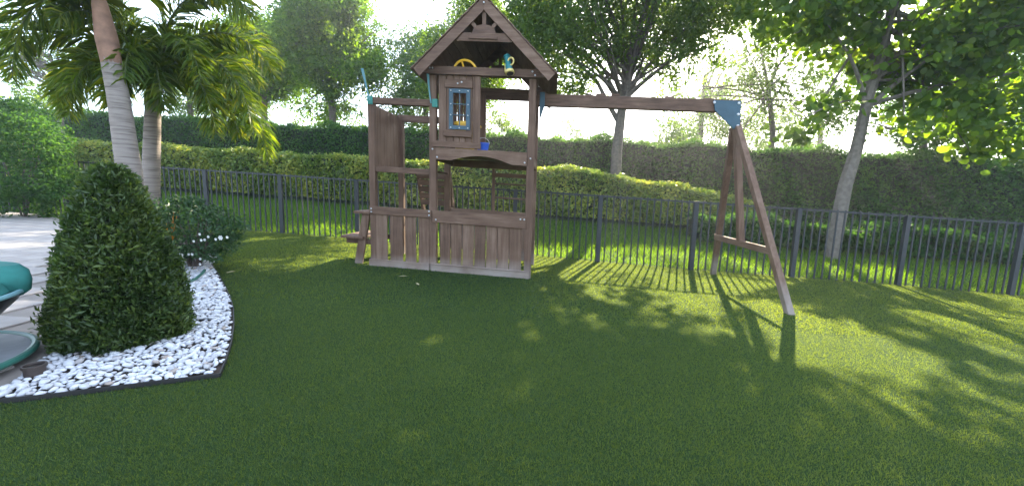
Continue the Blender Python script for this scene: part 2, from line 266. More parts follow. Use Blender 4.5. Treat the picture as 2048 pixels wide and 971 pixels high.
def branchy(mb, path, r0, r1, cc, tips=24, rb=0.055, sides=7):
    """tapered trunk along path, then limbs from its upper half to clump centres"""
    path = np.array(path, float); mb.tube(path, np.linspace(r0, r1, len(path)), sides)
    sel = cc[R.choice(len(cc), min(tips, len(cc)), replace=False)]
    for t in sel:
        k = R.uniform(0.55, 1.0)*(len(path)-1); i = min(int(k), len(path)-2); s = path[i]+(path[i+1]-path[i])*(k-i)
        mid = s+(t-s)*0.45+np.array([R.normal(0, .12), R.normal(0, .12), 0.12*np.linalg.norm(t-s)]); q = np.array([s+(mid-s)*u*(2-u)*0.5*1.0 if False else (1-u)**2*s+2*u*(1-u)*mid+u*u*t for u in np.linspace(0, 1, 6)])
        mb.tube(q, np.linspace(rb*R.uniform(.7, 1.2), 0.010, 6), 5, cap=False)
def tree(name, label, path, r0, r1, ells, n_cl, per, rad, leafsize, mat, bark, tips=26, rb=0.05, group=None, aspect=0.5, shell=0.35, clear=True, limbs=(), droop=0.3):
    base = np.array(path[0]); base[2] = gz(base[0], base[1])-0.05; path = [base]+[np.array(p) for p in path[1:]]
    t = thing(name, base, label, 'tree', group); cc, Pn, tint = clumps(ells, n_cl, per, rad, shell, clear=clear)
    mb = MB(); branchy(mb, path, r0, r1, cc, tips, rb)
    for lp, a, b_ in limbs: mb.tube(lp, np.linspace(a, b_, len(lp)), 6, cap=False)
    mb.build('trunk', bark, t, origin=base, smooth=True)
    crown('crown', t, base, Pn, leafsize, mat, tint, aspect=aspect, droop=droop); return t
def E_(px0, px1, py0, py1, Y, dY):                  # ellipsoid seen between those pixels at distance Y
    a = atY(px0, (py0+py1)/2, Y); b_ = atY(px1, (py0+py1)/2, Y); c = atY((px0+px1)/2, py0, Y); d = atY((px0+px1)/2, py1, Y)
    return ((a+b_)/2*np.array([1, 1, 0])+np.array([0, 0, (c[2]+d[2])/2]), (abs(b_[0]-a[0])/2, dY, abs(c[2]-d[2])/2))

# ------------------------------------------------------------------ ground
def sheet(name, xs, ys, mat, dz=0.0, fy=None):
    X, Y = np.meshgrid(xs, ys); X = X.astype(float); Y = Y.astype(float)
    if fy is not None: Y = fy(X, Y)
    Z = gz(X, Y)+dz; V = np.stack([X, Y, Z], -1).reshape(-1, 3); a = np.arange(len(ys)*len(xs)).reshape(len(ys), len(xs))
    Fq = np.stack([a[:-1, :-1], a[:-1, 1:], a[1:, 1:], a[1:, :-1]], -1).reshape(-1, 4); return tag(npobj(name, V, Fq, mat, smooth=True), kind='structure')
xs = np.concatenate([[-72, -45, -30], np.linspace(-26, 26, 53), [30, 45, 72]])
sheet('lawn', xs, np.linspace(0, 1, 12), M['turf'], 0.0, lambda X, Y: -12+(yf(X)+0.12+12)*Y)
sheet('bank', xs, np.array([0, 0.02, 0.05, 0.1, 0.2, 0.35, 0.55, 1.0])*10, M['bank'], -0.004, lambda X, Y: yf(X)+0.12+np.where(Y >= 10, 60, Y*1.3))

# planting bed of white stones with its edging
EDGE = [gpt(*p) for p in [(-20, 809), (100, 796), (220, 781), (440, 754), (452, 725), (463, 690), (468, 655), (467, 620), (461, 598), (450, 575), (438, 552), (424, 531)]]
BED = [p[:2] for p in EDGE]+[np.array(p) for p in [(-5.2, 6.9), (-6.3, 7.6), (-5.9, 5.2), (-4.75, 4.2), (-3.62, 3.2), (-3.22, 2.62), (-3.04, 2.35), (-2.93, 2.12)]]
def inpoly(x, y, poly):
    ins = np.zeros(np.shape(x), bool); q = poly[-1]
    for p in poly:
        c = ((p[1] > y) != (q[1] > y)) & (x < (q[0]-p[0])*(y-p[1])/((q[1]-p[1]) if abs(q[1]-p[1]) > 1e-9 else 1e-9)+p[0]); ins ^= c; q = p
    return ins
bed = MB().add([(p[0], p[1], gz(p[0], p[1])+0.006) for p in BED], [tuple(range(len(BED)))]).build('planting_bed', M['soil']); tag(bed, kind='structure')
ed = MB(); pts = np.array(EDGE[:])
for i in range(len(pts)-1):
    a = pts[i].copy(); b_ = pts[i+1].copy(); a[2] += 0.007; b_[2] += 0.007; ed.bar(a, b_, 0.008, 0.045)
tag(ed.build('bed_edging', M['edging'], origin=pts[3]), 'thin dark metal edging strip around the white stone bed', 'edging').location = pts[3]
# tan paver patio at the far left
PAT0 = np.array([(-2.93, 2.12), (-3.04, 2.35), (-3.22, 2.62), (-3.62, 3.2), (-4.75, 4.2), (-5.9, 5.2), (-8.4, 8.4)])
patio = MB(); PATP = [(-2.87, 1.97), (-2.90, 2.02)]+[tuple(p) for p in PAT0]+[(-9.2, 9.45), (-13, 9.9), (-26, 10.8), (-26, 0.5), (-3.9, 0.5), (-3.2, 1.5)]
patio.add([(x, y, gz(x, y)+0.010) for x, y in PATP], [tuple(range(len(PATP)))]); patio = tag(patio.build('patio', M['sand']), kind='structure')
pm = []
for k in range(3):
    pb = MB().box((-0.195, -0.195, 0), (0.195, 0.195, 0.03)); o = pb.build('paver', M['paver'], bevel=0.006); pm.append(o.data); bpy.data.objects.remove(o)
cnt = 0
for j in range(26):
    for i in range(40):
        x = -3.0-0.4*i; y = 1.0+0.4*j
        if all(inpoly(np.array([x+dx]), np.array([y+dy]), PATP)[0] for dx in (-.2, .2) for dy in (-.2, .2)) and cnt < 300 and x/y > -1.75:
            o = bpy.data.objects.new('paver', pm[cnt % 3]); o.location = (x, y, gz(x, y)-0.004); o.rotation_euler = (0, K, (cnt*7 % 4)*math.pi/2 if False else 0); link(o, patio); cnt += 1

# turf blades: three-cornered blades thinning out with distance
def blades(n, xr, yr, h, wd, keep, lean=0.45):
    x = R.uniform(*xr, n); y = R.uniform(*yr, n); k = keep(x, y); x = x[k]; y = y[k]; n = len(x); z = gz(x, y); hh = h*R.uniform(0.6, 1.25, n); a = R.uniform(0, 2*math.pi, n)
    d = np.stack([np.cos(a), np.sin(a), 0*a], 1)*(wd*0.5); ln = R.normal(0, lean, (n, 2))*hh[:, None]; p = np.stack([x, y, z], 1)
    V = np.stack([p-d, p+d, p+np.stack([ln[:, 0], ln[:, 1], hh], 1)], 1); return V.reshape(-1, 3), n
def keepturf(dens):
    def f(x, y): return (y < yf(x)+0.05) & ~inpoly(x, y, BED) & ~inpoly(x, y, PATP) & (np.abs(x) < y*1.55+1.2) & (R.uniform(size=len(x)) < dens(np.hypot(x, y)))
    return f
parts = [blades(900000, (-7, 7), (0.7, 4.2), 0.017, 0.0038, keepturf(lambda r: np.clip(1.35-r*0.2, 0.3, 1))), blades(640000, (-15, 15), (4.2, 10.2), 0.021, 0.0080, keepturf(lambda r: 1.0))]
V = np.concatenate([p[0] for p in parts]); nb = sum(p[1] for p in parts)
# broad mowing / wear patches shift the blade colour a little
cxy = V.reshape(-1, 3, 3)[:, 0, :2]; pn = np.sin(cxy[:, 0]*1.3+0.7*np.sin(cxy[:, 1]*1.9))*np.sin(cxy[:, 1]*1.1+1.1*np.sin(cxy[:, 0]*0.8+2))
ti = np.clip(R.normal(0.42, 0.17, nb)+0.12*pn, 0, 1)
tag(npobj('turf_blades', V, np.arange(nb*3).reshape(-1, 3), M['turfblade'], tint=np.repeat(ti, 3)), 'short green turf blades covering the lawn', 'grass', kind='stuff')
Vb, nb = blades(230000, (-16, 17), (6.5, 17), 0.105, 0.013, lambda x, y: (y > yf(x)+0.10) & (y < yf(x)+4.9) & (np.abs(x) < y*1.5+1) & (R.uniform(size=len(x)) < np.clip(1.25-(y-yf(x))*0.16, 0.4, 1)), 0.5)
tag(npobj('bank_grass', Vb, np.arange(nb*3).reshape(-1, 3), M['grassblade'], tint=np.repeat(np.clip(R.normal(0.45, 0.22, nb), 0, 1), 3)), 'longer bright grass growing on the bank behind the fence', 'grass', kind='stuff')

# ------------------------------------------------------------------ white stones
def stone_mesh(i):
    bm = bmesh.new()
    for p in unit(R.normal(size=(24, 3))): bm.verts.new(tuple(p*np.array([1.0, R.uniform(.62, .85), R.uniform(.4, .55)])*R.uniform(.9, 1.08)))
    h = bmesh.ops.convex_hull(bm, input=list(bm.verts)); bmesh.ops.delete(bm, geom=[g for g in h['geom_interior'] if isinstance(g, bmesh.types.BMVert)], context='VERTS')
    me = bpy.data.meshes.new('stone'); bm.to_mesh(me); bm.free(); me.polygons.foreach_set('use_smooth', np.ones(len(me.polygons), bool)); me.materials.append(M['stone']); return me
SM = [stone_mesh(i) for i in range(8)]
cand = []; xx = R.uniform(-5.4, -1.9, 90000); yy = R.uniform(1.9, 6.2, 90000); kk = inpoly(xx, yy, BED) & (xx > -1.25*yy-0.6); grid = {}
for x, y in zip(xx[kk], yy[kk]):
    s = R.uniform(0.016, 0.036)*R.choice([1, 1, 1, 1.25]); gi = (int(x/0.05), int(y/0.05)); ok = True
    for a in (-1, 0, 1):
        for b_ in (-1, 0, 1):
            for (u, v, q) in grid.get((gi[0]+a, gi[1]+b_), ()):
                if (u-x)**2+(v-y)**2 < (0.56*(s+q))**2: ok = False
    if ok: grid.setdefault(gi, []).append((x, y, s)); cand.append((x, y, s))
EP = np.array([e[:2] for e in EDGE])
def edgedist(x, y):
    p = np.array([x, y]); m_ = 9
    for a, b_ in zip(EP[:-1], EP[1:]):
        t = np.clip(((p-a)@(b_-a))/((b_-a)@(b_-a)), 0, 1); m_ = min(m_, np.linalg.norm(p-a-t*(b_-a)))
    return m_
cand = [c for c in cand if edgedist(c[0], c[1]) > c[2]*0.75]
def hidden_by_shrub(x, y):                          # stones under the big cone are not seen
    return (x+3.02)**2+(y-2.95)**2 < 0.30**2
cand = [c for c in cand if not hidden_by_shrub(c[0], c[1])]
cand.sort(key=lambda c: -c[2]/math.hypot(c[0], c[1])+(0.01 if c[0] < -1.06*c[1]-0.3 else 0))
VV, FF, off = [], [], 0
for i, (x, y, s) in enumerate(cand):
    me = SM[i % 8]; z = gz(x, y)+0.010+s*0.30+R.uniform(0, 0.016); rot = (R.normal(0, .28), R.normal(0, .28), R.uniform(0, 6.28)); sc3 = (s, s, s)
    if i < 290:
        o = bpy.data.objects.new('stone', me); o.location = (x, y, z); o.rotation_euler = rot; o.scale = sc3; link(o, bed)
    else:
        if i % 8 == i % 8 and len(VV) < 6000:
            mtx = np.array(Matrix.LocRotScale(Vector((x, y, z)), __import__('mathutils').Euler(rot), Vector(sc3))); co = np.array([v.co for v in me.vertices]); VV.append(co@mtx[:3, :3].T+mtx[:3, 3]); FF.append(np.array([list(p.vertices) for p in me.polygons])+off); off += len(co)
if VV: tag(npobj('stone', np.concatenate(VV), np.concatenate(FF), M['stone'], bed, smooth=True), kind='stuff')

# ------------------------------------------------------------------ metal fence
fx = [-13.1, -11.2, -9.3, -7.4, -5.5, -3.6, -1.75, 0.05, 1.80, 3.66, 5.66, 7.66, 9.55, 11.4, 13.2]
fp = [np.array([x, yf(x), gz(x, yf(x)-0.2)]) for x in fx]; FH = 1.415
fr = thing('metal_fence', fp[7], 'dark metal picket fence running across the back of the lawn', 'fence')
pkm = MB().box((-0.013, -0.010, -0.03), (0.013, 0.010, FH-0.01)).build('picket', M['fence']); pick_me = pkm.data; bpy.data.objects.remove(pkm)
pom = MB().box((-0.045, -0.035, -0.05), (0.045, 0.035, FH-0.034)).box((-0.049, -0.039, FH-0.034), (0.049, 0.039, FH-0.024)).build('post', M['fence'], bevel=0.003); post_me = pom.data; bpy.data.objects.remove(pom)
for i, p in enumerate(fp):
    o = bpy.data.objects.new('post', post_me); o.location = p-fp[7]; link(o, fr)
    if i == len(fp)-1: break
    q = fp[i+1]; d = q-p; yaw = math.atan2(d[1], d[0])
    for h, tk in ((FH-0.045, 0.032),):
        a = p+d*0.024+np.array([0, 0, h]); e = q-d*0.024+np.array([0, 0, h]); MB().bar(a, e, 0.034, tk).build('rail', M['fence'], fr, origin=fp[7])
    n_ = 14
    for k in range(1, n_):
        o = bpy.data.objects.new('picket', pick_me); o.location = p+d*k/n_-fp[7]; o.rotation_euler = (0, 0, yaw); link(o, fr)

# ------------------------------------------------------------------ wooden playset
O2 = np.array([-2.305, 6.293]); ya = -math.atan2(.25, 2.58); U2 = np.array([math.cos(ya), math.sin(ya)]); V2 = np.array([-math.sin(ya), math.cos(ya)])
PO = np.array([O2[0], O2[1], gz(*O2)])
ps = thing('wooden_playset', PO, 'weathered brown wooden playset tower with gable roof and swing beam', 'playset')
def uvw(p):                                         # playset coordinates (along front, depth, up) to local space, following the sloping lawn
    q = O2+p[0]*U2+p[1]*V2; return (q[0]-PO[0], q[1]-PO[1], p[2]-K*q[0]-PO[2])
def board(name, a, b_, mat='woodx', parent=ps, bev=0.005): return MB().box(a, b_).build(name, M[mat], parent, uvw, bevel=bev)
def cham(mb, name, mat, parent=ps, bev=0.005, smooth=False): return mb.build(name, M[mat] if isinstance(mat, str) else mat, parent, uvw, bevel=bev, smooth=smooth)
D = 1.30
for u0, u1, v0, w1 in [(0, .10, 0, 2.56), (.985, 1.095, 0, 3.02), (2.51, 2.62, 0, 3.02), (0, .10, D-.1, 2.62), (.89, .995, D-.1, 3.02), (2.51, 2.62, D-.1, 3.02)]:
    board('post', (u0, v0, -.01), (u1, v0+.1, w1), 'woodz')
# left bay
board('beam', (.055, -.004, 2.56), (1.055, .09, 2.655)); board('beam', (.06, D-.10, 2.50), (1.0, D-.03, 2.62))
for u in (.005, 1.035): cham(MB().box((u, -.018, 2.545), (u+.085, .104, 2.668)), 'end_cap', 'greencap')
board('rail', (0.0, -.028, .845), (1.03, 0, .972)); board('kick_board', (-.02, -.03, -.01), (.985, -.002, .115))
for u0, u1 in [(.065, .285), (.33, .545), (.585, .765), (.805, .985)]: board('slat', (u0, .002, .06), (u1, .026, .87), 'woodz')
board('counter_rail', (.10, .02, 1.52), (.985, .06, 1.60)); 
for k in range(7): board('counter_plank', (.10, .07+k*.15, 1.585), (.985, .21+k*.15, 1.61))
for k in range(8):
    v0 = .11+k*.135; dz = .13*max(0, 1-((v0-.3)/.35))if v0 > .3 else .13; w1 = 2.55 if k == 0 else 2.555
    cham(MB().prism([(v0, 1.60), (v0+.128, 1.60), (v0+.128, w1+.02), (v0, w1+.02)], .02, .045, 0), 'side_plank', 'woodz')
for k in range(5):                                  # leaning slatted climber at the back of the left bay
    z = .98+k*.125; t = (1.58-z); board('climb_slat', (.32+t*.06, D-.02+t*.25, z), (1.0+t*.0, D+.02+t*.25, z+.108))
for u in (.33, .95): cham(MB().bar((u, D+.05, 1.62), (u+.06, D+.62, 0), .05, .09), 'climb_stringer', 'woodz')
# picnic bench on the left side
bn = bpy.data.objects.new('side_bench', None); link(bn, ps)
board('bench_top', (-.27, -.02, .835), (-.005, .90, .875), 'woody', bn); board('bench_seat', (-.50, -.02, .42), (-.12, .90, .46), 'woody', bn)
for v in (.06, .80):
    cham(MB().bar((-.24, v, -.01), (-.085, v, .835), .13, .045, (0, 1, 0)), 'leg', 'woodz', bn); board('bench_arm', (-.46, v+.024, .33), (-.005, v+.055, .42), 'woodx', bn)
# main bay, lower
board('rail', (1.04, -.028, .785), (2.525, 0, .972)); board('kick_board', (1.02, -.034, -.012), (2.60, -.004, .125)); board('sill_strip', (1.02, -.045, .105), (2.5, -.0341, .120))
e_ = [1.155, 1.335, 1.52, 1.715, 1.905, 2.085, 2.275, 2.475]
for a, c in zip(e_[:-1], e_[1:]): board('slat', (a, .002+R.uniform(0, .006), .06), (c-.010, .026, .84), 'woodz')
board('rail', (1.0, D-.04, .83), (2.51, D-.01, .965))
for k in range(5): board('slat', (1.75+k*.145, D-.065, .06), (1.87+k*.145, D-.042, .84), 'woodz')
# deck with arched valance
arch = [(1.095, 1.945), (1.095, 1.765), (1.34, 1.765)]+[(1.34+.95*t, 1.765-.02*t+.095*math.sin(math.pi*t)) for t in np.linspace(0.05, 0.95, 13)]+[(2.29, 1.745), (2.51, 1.745), (2.51, 1.945)]
MB().prism(arch, -.022, .008, 1).build('valance', M['woodx'], ps, uvw)
for k in range(9): board('deck_plank', (1.0, .02+k*.14, 1.885), (2.61, .15+k*.14, 1.918))
board('joist', (1.0, D-.04, 1.74), (2.61, D, 1.88)); board('joist', (1.0, .012, 1.76), (1.04, D-.04, 1.88), 'woody'); board('joist', (2.57, .012, 1.76), (2.61, D-.04, 1.88), 'woody')
# upper front: panel with window
board('rail', (1.035, -.035, 1.955), (1.80, -.004, 2.045))
for u0, u1 in [(1.135, 1.255), (1.262, 1.37), (1.565, 1.655), (1.66, 1.765)]: board('slat', (u0, .0, 2.045), (u1, .024, 3.03), 'woodz')
board('slat', (1.375, .0, 2.045), (1.465, .024, 2.20), 'woodz'); board('slat', (1.47, .0, 2.045), (1.56, .024, 2.20), 'woodz'); board('slat', (1.375, .0, 2.86), (1.465, .024, 3.03), 'woodz'); board('slat', (1.47, .0, 2.86), (1.56, .024, 3.03), 'woodz')
board('slat', (1.70, -.012, 2.045), (1.785, .012, 3.03), 'woodz')
board('window_head', (1.235, -.032, 2.84), (1.665, -.004, 2.955)); board('window_sill', (1.225, -.045, 2.12), (1.66, -.004, 2.215))
wn = cham(MB().box((1.305, -.03, 2.23), (1.365, -.002, 2.825)).box((1.57, -.03, 2.23), (1.63, -.002, 2.825)).box((1.365, -.03, 2.23), (1.57, -.002, 2.29)).box((1.365, -.03, 2.765), (1.57, -.002, 2.825)), 'window', 'bluepl', bev=0)
cham(MB().box((1.462, -.024, 2.29), (1.474, -.008, 2.765)), 'muntin', 'bluepl', wn, 0); cham(MB().box((1.365, -.023, 2.60), (1.57, -.009, 2.612)), 'muntin', 'bluepl', wn, 0); cham(MB().box((1.365, -.023, 2.44), (1.57, -.009, 2.452)), 'muntin', 'bluepl', wn, 0)
def bolt(u, v, z, r=.016, parent=ps, ax=1):
    b0 = MB(); b0.lathe([(0.001, -.012), (r*.7, -.011), (r, -.005), (r, .004)], (u, v, z), 8, ax); return b0.build('bolt', M['bolt'], parent, uvw, smooth=True)
for u in (1.335, 1.468, 1.60):
    for z in (2.255, 2.795): bolt(u, -.031, z, .011, wn)
for z in (2.44, 2.60): bolt(1.335, -.031, z, .010, wn); bolt(1.60, -.031, z, .010, wn)
# upper back wall and side rails
for k in range(5): board('slat', (1.0+k*.118, D-.035, 1.92), (1.11+k*.118, D-.012, 3.06), 'woodz')
board('post', (1.56, D-.08, 1.9), (1.655, D+.0, 3.07), 'woodz'); board('beam', (1.0, D-.10+.101, 2.985), (2.62, D+.035, 3.085))
board('rail', (2.535, .101, 2.52), (2.565, D-.101, 2.63), 'woody')
# ladder inside
ld = bpy.data.objects.new('ladder', None); link(ld, ps)
for u in (1.78, 2.42): board('stringer', (u, D+.02, -.0), (u+.055, D+.07, 1.74), 'woodz', ld)
for z, t in ((1.60, .075), (1.46, .03), (1.20, .03), (.86, .03), (.5, .03), (.2, .03)): board('rung', (1.835, D+.03, z), (2.42, D+.065, z+t), 'woodx', ld)
# roof
RU, RW, HS = 1.865, 4.02, 1.03; V0, V1 = -.25, D+.25; SL = math.sqrt(.5)
for v in (V0-.03, V1):
    for s in (-1, 1):
        pk = (RU, RW-.02); lo = (RU+s*HS, RW-.02-HS*.965)
        poly = [(RU, RW), (RU+s*HS*1.0, RW-HS*.965), (RU+s*(HS-.095), RW-HS*.965-.105), (RU, RW-.185)]
        cham(MB().prism(poly, v, v+.03, 1), 'barge_board', 'woodx', bev=.004)
    cham(MB().prism([(RU-.40, 3.43), (RU+.40, 3.43), (RU+.30, 3.545), (RU-.30, 3.545)], v+.032 if v < 0 else v-.032, v+.06 if v < 0 else v-.004, 1), 'collar_tie', 'woodx', bev=.003)
    vv = v+.034 if v < 0 else v-.030
    hd = [(RU+.17*math.cos(t)*1.0, 3.546+.115*math.sin(t)) for t in np.linspace(0, math.pi, 7)]
    MB().prism(hd, vv, vv+.024, 1).build('sunburst_hub', M['woodx'], ps, uvw)
    cham(MB().bar((RU, vv+.012, 3.655), (RU, vv+.012, 3.86), .055, .02, (0, 1, 0)), 'sunburst_ray', 'woodz', bev=.002)
    for s in (-1, 1): cham(MB().bar((RU+s*.12, vv+.012, 3.625), (RU+s*.225, vv+.012, 3.73), .05, .02, (0, 1, 0)), 'sunburst_ray', 'woodz', bev=.002)
board('plaque', (RU-.22, V0-.022, 3.455), (RU+.20, V0+.0019, 3.495))
NP = 10
for s in (-1, 1):
    for k in range(NP):
        t0 = k/NP; t1 = (k+1)/NP+.012; z = lambda t: RW+.0015-t*HS*1.02*.965; x = lambda t: RU+s*t*HS*1.02
        lap = .012
        poly = [(x(t0), z(t0)), (x(t1), z(t1)+lap), (x(t1), z(t1)+lap+.016), (x(t0), z(t0)+.016)]
        cham(MB().prism(poly, V0-.05, V1+.05, 1), 'roof_plank', 'woody', bev=.002)
board('beam', (.93, -.060, 3.02), (2.80, -.0235, 3.135)); board('beam', (.93, D+.036, 3.09), (2.80, D+.07, 3.20))
# steering wheel and telescope on the eave beam
swu, swv, sww, swr = 1.540, .03, 3.065, .18
ring = [(swu+swr*math.cos(t), swv-.012*math.sin(t)*3, sww+swr*math.sin(t)) for t in np.linspace(0, 2*math.pi, 29)]
sw = MB().tube(ring, .019, 8).build('steering_wheel', M['yellow'], ps, uvw, smooth=True)
for t in (1.85, 1.85+2.09, 1.85+4.19): MB().tube([(swu, swv+.03, sww), (swu+.16*math.cos(t), swv-.03*math.sin(t), sww+.16*math.sin(t))], .016, 6).build('spoke', M['yellow'], sw, uvw, smooth=True)
MB().lathe([(.05, -.02), (.05, .03), (.001, .03)], (swu, swv+.02, sww), 14, 1).build('hub', M['yellow'], sw, uvw, smooth=True)
ta = np.array([2.185, -.12, 3.285]); tb = np.array([2.245, -.20, 3.03]); td = tb-ta
ts = MB().tube([ta+td*t for t in (.04, .5, .52, .9)], [.040, .044, .048, .050], 14).build('telescope', M['teal'], ps, uvw, smooth=True)
MB().tube([ta+td*t for t in (-.03, -.0, .06, .07)], [.036, .05, .05, .042], 14).build('eyepiece', M['teal'], ts, uvw, smooth=True)
MB().tube([ta+td*t for t in (.86, .88, 1.02, 1.04)], [.05, .064, .068, .060], 16).build('front_ring', M['cream'], ts, uvw, smooth=True)
MB().tube([ta+td*t for t in (1.041, 1.052)], [.052, .050], 14).build('lens', M['dark'], ts, uvw, smooth=True)
rc = ta+td*.38+np.array([.045, -.05, .0]); MB().tube([rc+np.array([.043*math.cos(t), -.02*math.cos(t), .05*math.sin(t)]) for t in np.linspace(0, 6.2832, 17)], .013, 6).build('side_ring', M['cream'], ts, uvw, smooth=True)
MB().box((2.155, -.13, 3.06), (2.185, -.058, 3.19)).build('bracket', M['cream'], ts, uvw, bevel=.004)
# swing beam with its A-frame
cham(MB().bar((2.62, .55, 2.84), (5.74, .52, 2.865), .09, .19), 'swing_beam', 'woodx', bev=.008)
for s in (-1,): cham(MB().prism([(2.66, 2.955), (2.74, 2.955), (2.74, 2.74), (2.66, 2.48)], .487, .503, 1), 'gusset_plate', 'bluepl', bev=.002)
cham(MB().prism([(5.33, 2.935), (5.735, 2.94), (5.75, 2.52), (5.66, 2.52), (5.36, 2.785)], .455, .474, 1), 'gusset_plate', 'bluepl', bev=.003)
for u, z in ((5.34, 2.90), (5.70, 2.905), (5.705, 2.74), (5.715, 2.57), (5.73, 2.38)): bolt(u, .452, z, .021)
AP = np.array([5.70, .52, 2.66])
cham(MB().bar((6.055, -.785, -.02), (5.715, .46, 2.55), .10, .085, (1, 0, 0)), 'leg', 'woodz', bev=.006); cham(MB().bar((6.105, 1.795, -.02), (5.715, .60, 2.55), .10, .085, (1, 0, 0)), 'leg', 'woodz', bev=.006)
cham(MB().bar((5.95, .50, .80), (5.70, .52, 2.77), .09, .10, (0, 1, 0)), 'king_post', 'woodz', bev=.006); cham(MB().bar((5.93, -.42, .765), (5.93, 1.43, .765), .045, .10), 'cross_brace', 'woody', bev=.005)
for u in (3.55, 3.79, 4.62, 5.2): board('hanger_block', (u, .51, 2.952), (u+.13, .56, 2.98))
for u, hk in ((3.55, 1), (4.64, 0)):
    q = [(u+.02*math.cos(t), .53, 2.735+.022*math.sin(t)) for t in np.linspace(0, 6.283, 13)]; e0 = MB().tube(q, .006, 6).build('swing_eye', M['bolt'], ps, uvw, smooth=True)
    if hk: MB().tube([(u, .53, 2.715), (u+.005, .53, 2.66), (u-.02, .53, 2.58), (u-.04, .53, 2.54)], .006, 6).tube([(u+.005, .53, 2.66), (u+.03, .53, 2.54)], .006, 6).build('swing_hook', M['rope'], e0, uvw, smooth=True)
# bare awning rods standing on the left bay
for u, du in ((.045, -.10), (1.02, -.045)): MB().tube([(u, -.01, 2.60), (u-.01+du*.3, -.02, 2.78), (u+du, -.03, 3.06)], [.012, .012, .022], 8).build('awning_rod', M['teal_rod'], ps, uvw, smooth=True)
for u, v, z in [(1.04, -.002, 1.92), (2.565, -.002, 1.86), (1.12, -.024, 1.80), (2.48, -.024, 1.79), (.04, -.03, .93), (.04, -.03, .88), (.99, -.03, .95), (.99, -.03, .89), (1.10, -.03, .83), (2.44, -.03, .93), (2.50, -.03, .93), (1.02, -.062, 3.10), (1.06, -.062, 3.10), (2.56, -.062, 3.10), (2.60, -.062, 3.05), (1.865, -.282, 3.93), (1.50, -.034, 2.92), (1.44, -.034, 2.90)]: bolt(u, v, z, .014)
# a few fallen leaves on the turf
for lab, px, py, a_ in (('pale dry fallen leaf on the turf before the playset', 805, 556, .3), ('pale dry fallen leaf on the turf beside the stone bed', 461, 548, 1.1), ('curled yellow fallen leaf on the turf before the slatted front', 835, 572, 2.2)):
    g = gpt(px, py); g[2] += .026; ca, sa = math.cos(a_), math.sin(a_); q_ = [(-.06, 0, .004), (-.02, .017, .010), (.03, .015, .012), (.07, 0, .004), (.03, -.015, .012), (-.02, -.017, .010), (0, 0, .0)]
    fl_ = MB().add([(x*ca-y*sa, x*sa+y*ca, z) for x, y, z in q_], [(6, i, (i+1) % 6) for i in range(6)]).build('fallen_leaf', M['dryleaf']); fl_.location = g; tag(fl_, lab, 'leaf')
# toys left on the deck
def tz(p): q = uvw(p); return (q[0]+PO[0], q[1]+PO[1], q[2]+PO[2])
bk = thing('toy_bucket', tz((1.74, .50, 1.918)), 'small blue plastic bucket on the playset deck', 'bucket')
MB().lathe([(.001, 0), (.075, 0), (.105, .17), (.112, .17), (.112, .19), (.10, .19), (.072, .012), (.001, .012)], (0, 0, 0), 20).build('body', M['bucket'], bk, smooth=True)
MB().tube([(.108*math.cos(t), .03, .18+.10*math.sin(t)) for t in np.linspace(0, math.pi, 12)], .005, 6).build('handle', M['bolt'], bk, smooth=True)
tb_ = thing('toy_basin', tz((1.50, .22, 1.918)), 'yellow plastic toy basin behind the playset window', 'toy')
MB().lathe([(.001, 0), (.15, 0), (.17, .20), (.185, .40), (.20, .405), (.20, .45), (.18, .445), (.14, .015), (.001, .015)], (0, 0, 0), 24).build('body', M['yellow'], tb_, smooth=True)
for s in (-1, 1): MB().tube([(s*.185, -.06, .38), (s*.25, -.04, .40), (s*.25, .04, .40), (s*.185, .06, .38)], .014, 7).build('handle', M['yellow'], tb_, smooth=True)

# ------------------------------------------------------------------ garden things at the left
def cone_shrub():
    b0 = np.array([-3.02, 2.95]); base = np.array([b0[0], b0[1], gz(*b0)]); t = thing('cone_shrub', base, 'large dark green cone shaped shrub standing in the white stones', 'shrub')
    n = 36000; hh = 1.33; z = R.uniform(0, 1, n)**1.25; a = R.uniform(0, 2*math.pi, n)
    prof = np.interp(z, [0, .06, .2, .45, .7, .85, .95, 1], [.36, .40, .40, .335, .24, .17, .11, .04]); lump = 1+.05*np.sin(a*5+z*9)+.04*np.sin(a*9-z*17)
    rr = prof*lump*R.uniform(.55, 1.0, n)**.35+R.normal(0, .012, n)+(R.uniform(size=n) < .07)*R.uniform(.01, .055, n); C = np.stack([base[0]+rr*np.cos(a), base[1]+rr*np.sin(a), base[2]+.02+z*hh], 1)
    out = np.stack([np.cos(a)*.8, np.sin(a)*.8, np.full(n, .75)], 1)
    ti = np.clip(R.normal(.44, .22, n)+.22*np.sin(a*4+z*13)*np.sin(z*21+a*2), 0, 1)
    crown('foliage', t, base, C, 0.046, M['leafcone'], ti, aspect=.36, outward=out, droop=0)
    MB().lathe([(.27, .0), (.32, .12), (.26, .6), (.13, 1.0), (.04, 1.2), (.001, 1.25)], (0, 0, 0), 18).build('inner_core', M['core'], t)
cone_shrub()
